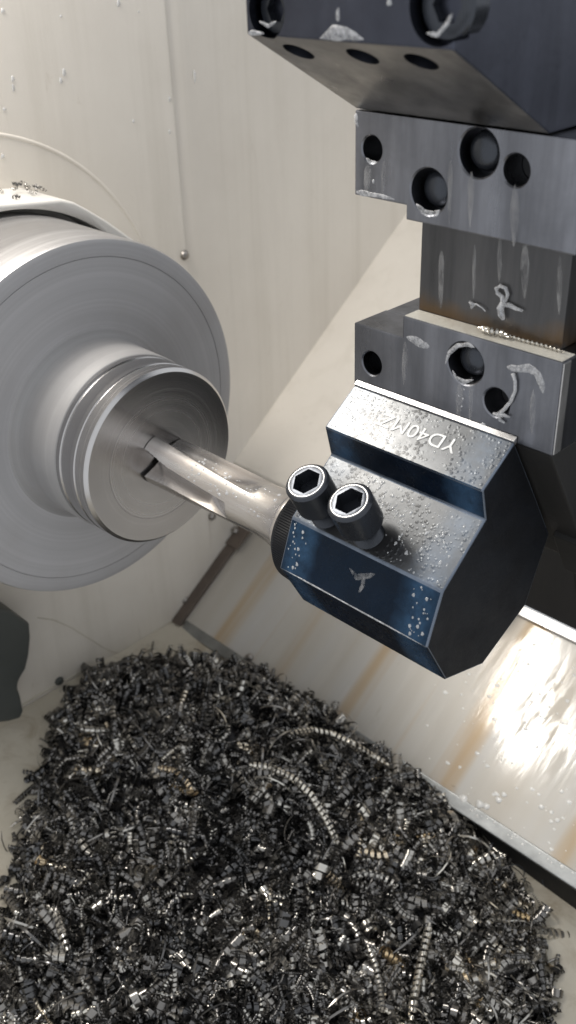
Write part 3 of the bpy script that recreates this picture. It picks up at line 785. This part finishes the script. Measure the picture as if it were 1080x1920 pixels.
# bed under the chips
gx = np.linspace(-145, 430, 170); gy = np.linspace(-310, 180, 150)
GX, GY = np.meshgrid(gx, gy, indexing='ij'); HZ = height(GX, GY) - np.where(dist_in(GX, GY) > 2, 3.5, 6)
BV = np.stack([GX.ravel(), GY.ravel(), HZ.ravel()], 1); ny = len(gy)
ii, jj = np.meshgrid(np.arange(len(gx) - 1), np.arange(ny - 1), indexing='ij'); q0 = (ii * ny + jj).ravel()
heap = big('chip_heap', BV, np.stack([q0, q0 + ny, q0 + ny + 1, q0 + 1], 1), BED)
tag(heap, 'dense dark heap of fine steel chips in the tray', 'chips', kind='stuff')
# loose chips
Vs, Fs, Ts = [], [], []; off = 0; NCHIP = 12500
x = rng.uniform(-142, 425, 90000); y = rng.uniform(-300, 182, 90000); d = dist_in(x, y)
prob = np.where(d > 4, 1.0, np.where(d > -14, np.clip(0.30 + d / 45, 0, 1), 0.0))
Q = (np.stack([x, y, np.full_like(x, -300)], 1) / 1000 - CAM) @ RW
UU = 540 + FPX * Q[:, 0] / Q[:, 2]; VV = 960 + FPX * Q[:, 1] / Q[:, 2]
keep = (rng.random(len(x)) < prob) & (UU > -120) & (UU < 1200) & (VV < 2060)
idx = np.nonzero(keep)[0][:NCHIP]; HH = height(x[idx], y[idx])
for i, hz in zip(idx, HH):
    px, py, dd_, uu, vv = x[i], y[i], d[i], UU[i], VV[i]
    V0, F0 = protos[int(rng.integers(len(protos)))]
    s = rng.uniform(.6, 1.1) if rng.random() < .6 else rng.uniform(1.1, 2.4)
    z = hz + rng.uniform(-2.2, 3.0)
    if dd_ < 4: z = max(FZ(px) + 1.5, hz + rng.uniform(0.5, 3))
    P3 = V0 @ (rot_rand(0.75 if dd_ > 4 else .3).T * s) + np.array([px, py, z])
    Vs.append(P3); Fs.append(F0 + off); off += len(V0)
    patch = 0.16 * math.sin(px / 26 + 1.1 * math.sin(py / 18)) * math.sin(py / 22 + px / 47)
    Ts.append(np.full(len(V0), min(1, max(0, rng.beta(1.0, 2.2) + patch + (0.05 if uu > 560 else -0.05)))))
swarf = big('steel_chips', np.concatenate(Vs), np.concatenate(Fs), CHIP)
def tone(o, arr):
    a = o.data.attributes.new('tone', 'FLOAT', 'POINT')
    arr = np.asarray(arr, np.float32)
    if len(arr) == len(o.data.vertices): a.data.foreach_set('value', arr)
tone(swarf, np.concatenate(Ts))
tag(swarf, 'tangled curly steel chips covering the heap', 'chips', kind='stuff')

def curl_along(path, radius, pitch, width, n_turn=11):
    """helical chip along a polyline (mm)"""
    path = np.array(path, float); seg = np.linalg.norm(np.diff(path, axis=0), axis=1); L = np.concatenate([[0], np.cumsum(seg)])
    n = int(L[-1] / pitch * n_turn); s = np.linspace(0, L[-1], n)
    c = np.stack([np.interp(s, L, path[:, i]) for i in range(3)], 1)
    k = max(3, n_turn); ker = np.ones(k) / k
    cs = np.stack([np.convolve(np.pad(c[:, i], k // 2, 'edge'), ker, 'valid')[:n] for i in range(3)], 1)
    tg = np.gradient(cs, axis=0); tg /= np.linalg.norm(tg, axis=1)[:, None] + 1e-9
    up = np.array([0.2, 0.3, 1.0]); u = up - tg * (tg @ up)[:, None]; u /= np.linalg.norm(u, axis=1)[:, None]; v = np.cross(tg, u)
    a = s / pitch * 2 * math.pi; r = radius * np.minimum(1, np.minimum(s, L[-1] - s) / (pitch * 2) + .4)
    pts = cs + u * (r * np.cos(a))[:, None] + v * (r * np.sin(a))[:, None]
    V = np.empty((2 * n, 3)); V[0::2] = pts - tg * width / 2; V[1::2] = pts + tg * width / 2
    i = np.arange(n - 1)
    return V, np.stack([2 * i, 2 * i + 1, 2 * i + 3, 2 * i + 2], 1)
# looser strands lying over the heap and straggling off its rim
Vs, Fs, Ts = [], [], []; off = 0; made = 0
while made < 420:
    px, py = rng.uniform(-135, 415), rng.uniform(-290, 175); dd_ = float(dist_in(px, py))
    if dd_ < -6 or (made % 4 == 0 and dd_ > 22): continue
    q = RW.T @ (np.array([px, py, -300]) / 1000 - CAM)
    if not (-80 < 540 + FPX * q[0] / q[2] < 1160 and 960 + FPX * q[1] / q[2] < 2040): continue
    hd_ = rng.uniform(0, 2 * math.pi); cv = rng.normal(0, .35); n_ = int(rng.integers(4, 10)); st = rng.uniform(3.5, 8)
    path = []; lift = rng.uniform(1, 4.5)
    for k in range(n_):
        path.append((px, py)); px += st * math.cos(hd_); py += st * math.sin(hd_); hd_ += cv + rng.normal(0, .18)
    path = np.array(path)
    if dist_in(path[:, 0], path[:, 1]).min() < -16 or path[:, 0].min() < -140: continue
    zz = np.maximum(height(path[:, 0], path[:, 1]), FZ(path[:, 0])) + lift + rng.normal(0, 1.4, n_)
    rad = rng.choice([.9, 1.3, 1.8, 2.4, 3.2], p=[.25, .25, .25, .17, .08])
    V, F = curl_along(np.column_stack([path, zz]), rad, rad * rng.uniform(1.3, 1.9), rad * rng.uniform(.6, .9), 10)
    Vs.append(V); Fs.append(F + off); off += len(V); made += 1
    Ts.append(np.full(len(V), min(1, max(0, rng.beta(1.2, 1.6)))))
strands = big('chip_strands', np.concatenate(Vs), np.concatenate(Fs), CHIP); tone(strands, np.concatenate(Ts))
tag(strands, 'loose spiral steel strands straggling over the chip heap', 'chips', kind='stuff')
def on_heap(u, v, lift):
    lo_, hi_ = 0.3, 1.6; d = ray(u, v)
    for t in np.linspace(0.35, 1.5, 900):
        p = (CAM + t * d) * 1000
        if p[2] < float(height(p[0], p[1])): break
    return p + np.array([0, 0, lift])
def curl_thing(path, radius, pitch, width, tn_, label):
    V, F = curl_along(path, radius, pitch, width)
    o = big('chip_curl', V, F, CHIP); tone(o, np.full(len(V), tn_)); return tag(o, label, 'chip', 'long chip curls')
curl_thing([on_heap(u, v, 10.0) for u, v in ((545, 1392), (585, 1386), (625, 1394), (665, 1414), (700, 1436), (728, 1452))], 3.4, 4.6, 2.5, .86, 'long bright spiral chip near the top right edge of the heap')
curl_thing([on_heap(u, v, 10.0) for u, v in ((470, 1450), (510, 1456), (550, 1476), (585, 1508), (612, 1552), (635, 1602))], 3.0, 4.2, 2.3, .84, 'bent spiral chip running down the middle of the heap')
curl_thing([on_heap(u, v, 10.0) for u, v in ((805, 1750), (795, 1790), (785, 1840), (775, 1890), (770, 1930))], 3.2, 4.8, 2.6, .84, 'upright spiral chip at the bottom right of the heap')
curl_thing([on_heap(u, v, 10.0) for u, v in ((660, 1660), (685, 1655), (715, 1660), (745, 1680))], 3.6, 4.6, 1.8, .62, 'wide coiled chip below the centre of the heap')
curl_thing([on_heap(u, v, 7.0) for u, v in ((280, 1250), (285, 1235), (287, 1222), (289, 1212))], 1.2, 2, 1.1, .2, 'thin spiral chip standing up leftmost on the heap crest')
curl_thing([on_heap(u, v, 7.0) for u, v in ((318, 1268), (317, 1254), (319, 1240), (323, 1228))], 1.5, 2.2, 1.2, .15, 'dark spiral chip standing up on the heap crest by the cover corner')
curl_thing([on_heap(u, v, 10.0) for u, v in ((690, 1790), (705, 1830), (712, 1870), (716, 1915))], 2.6, 4.0, 2.1, .7, 'upright spiral chip left of the one at the bottom right')
curl_thing([on_heap(u, v, 10.0) for u, v in ((95, 1715), (112, 1735), (120, 1765), (130, 1800))], 3.4, 5.0, 2.2, .75, 'wide spiral chip at the lower left edge of the heap')
curl_thing([on_heap(u, v, 10.0) for u, v in ((300, 1455), (330, 1462), (350, 1480), (362, 1500))], 2.6, 3.8, 2.0, .95, 'straw coloured spiral chip left of the heap centre')
# thin loops near the lip
for (u, v, rr, lab) in ((965, 1640, 7.5, 'thin wire loop chip just below the cover lip'), (1030, 1655, 6.5, 'thin arched chip right of the wire loop near the lip'), (925, 1595, 5.5, 'small hooked chip below the lip left of the wire loop')):
    c = on_heap(u, v, 3); a = np.linspace(-0.5, 4.2, 26)
    n = np.array([.55, -.6, .5]); Mf = frame(n)
    o = obj('chip_loop', *tube([c + Mf[:, 1] * rr * math.cos(t) + Mf[:, 2] * rr * math.sin(t) * .9 + Mf[:, 0] * t for t in a], .42, 6), SCREW, smooth=True)
    tag(o, lab, 'chip', 'wire-like chips by the lip')
# chips caught on the turret and on the guard
def stray(name, path, radius, pitch, width, tn_, label, group='stray chips caught on the machine'):
    V, F = curl_along(path, radius, pitch, width); o = big(name, V, F, CHIP); tone(o, np.full(len(V), tn_)); return tag(o, label, 'chip', group)
dpl = lambda u, v, y=40: at(u, v, 1, y)
o = obj('foamy_chip', *tube([dpl(u, v, 40.5 - i * .1) for i, (u, v) in enumerate(((948, 566), (952, 552), (948, 540), (938, 536), (930, 541), (932, 549), (941, 556), (944, 566), (938, 578), (940, 590), (944, 600)))], [.7, .9, 1, 1, 1, .9, 1.1, 1.5, 1.9, 1.7, .8], 8), FOAM, smooth=True)
tag(o, 'foam-coated curled chip hanging on the recess wall', 'chip')
o = obj('foamy_chip', *tube([dpl(u, v, 40.4) for u, v in ((944, 572), (955, 572), (966, 578), (980, 583))], [1.2, 1.2, 1.0, .6], 8), FOAM, smooth=True)
tag(o, 'short foamy chip sticking out beside the hanging curled chip', 'chip')
o = obj('foamy_chip', *tube([dpl(u, v, 40.4) for u, v in ((880, 566), (888, 572), (884, 575), (893, 570), (905, 578), (910, 584))], [.6, 1.5, 1.3, .5, .35, .3], 8), FOAM, smooth=True)
tag(o, 'small foam drop with a tail left of the hanging curled chip', 'chip')
stray('turret_chip', [(294, 36, 134.5), (300, 35, 135), (306, 37, 134.6), (311, 36, 134.4)], 1.7, 2.6, 1.3, .75, 'crumpled chip tangle lying on the lower plate ledge')
stray('turret_chip', [(308, 38, 134), (318, 38, 133.6), (330, 39, 133.6), (340, 38, 133.6)], .9, 2.4, 1.0, .8, 'thin chip lying along the lower plate ledge to the right')
o = obj('foamy_chip', *tube([cpl(u, v, 28.8) for u, v in ((962, 700), (966, 715), (966, 733), (958, 752), (945, 768), (934, 777), (938, 788), (946, 793))], [1, .8, .8, .9, 1, 1.3, .9, .5], 8), FOAM, smooth=True)
tag(o, 'white foamy hooked chip hanging over the lower plate hole', 'chip')
o = obj('foamy_chip', *tube([cpl(u, v, 28.6) for u, v in ((925, 775), (934, 778), (945, 778), (955, 782))], [.7, 1.2, 1, .4], 8), FOAM, smooth=True)
tag(o, 'short white chip crossing the foot of the hooked chip', 'chip')
for i in range(11):
    c = np.array([rng.uniform(-140, -112), rng.uniform(26, 64), 0.0]); c[2] = 141.5 - max(0, c[1] - 5) * .13 + rng.uniform(0, 4)
    dv = rng.normal(0, 1, 3); dv[2] *= .4; dv /= np.linalg.norm(dv); L_ = rng.uniform(5, 10)
    stray('guard_chip', [c - dv * L_ / 2, c, c + dv * L_ / 2 + np.array([0, 0, 1.5])], rng.uniform(.9, 1.7), rng.uniform(1.8, 2.8), 1.0, rng.uniform(.15, .55), 'small curled chip in the tangle on top of the guard', 'chips on the guard')
o = stray('guard_chip', [(-101, 21, 139.0), (-101, 24, 139.3), (-99, 27, 139)], 1.7, 2.2, 1.2, .3, 'single curled chip lying in front of the tangle on the guard')
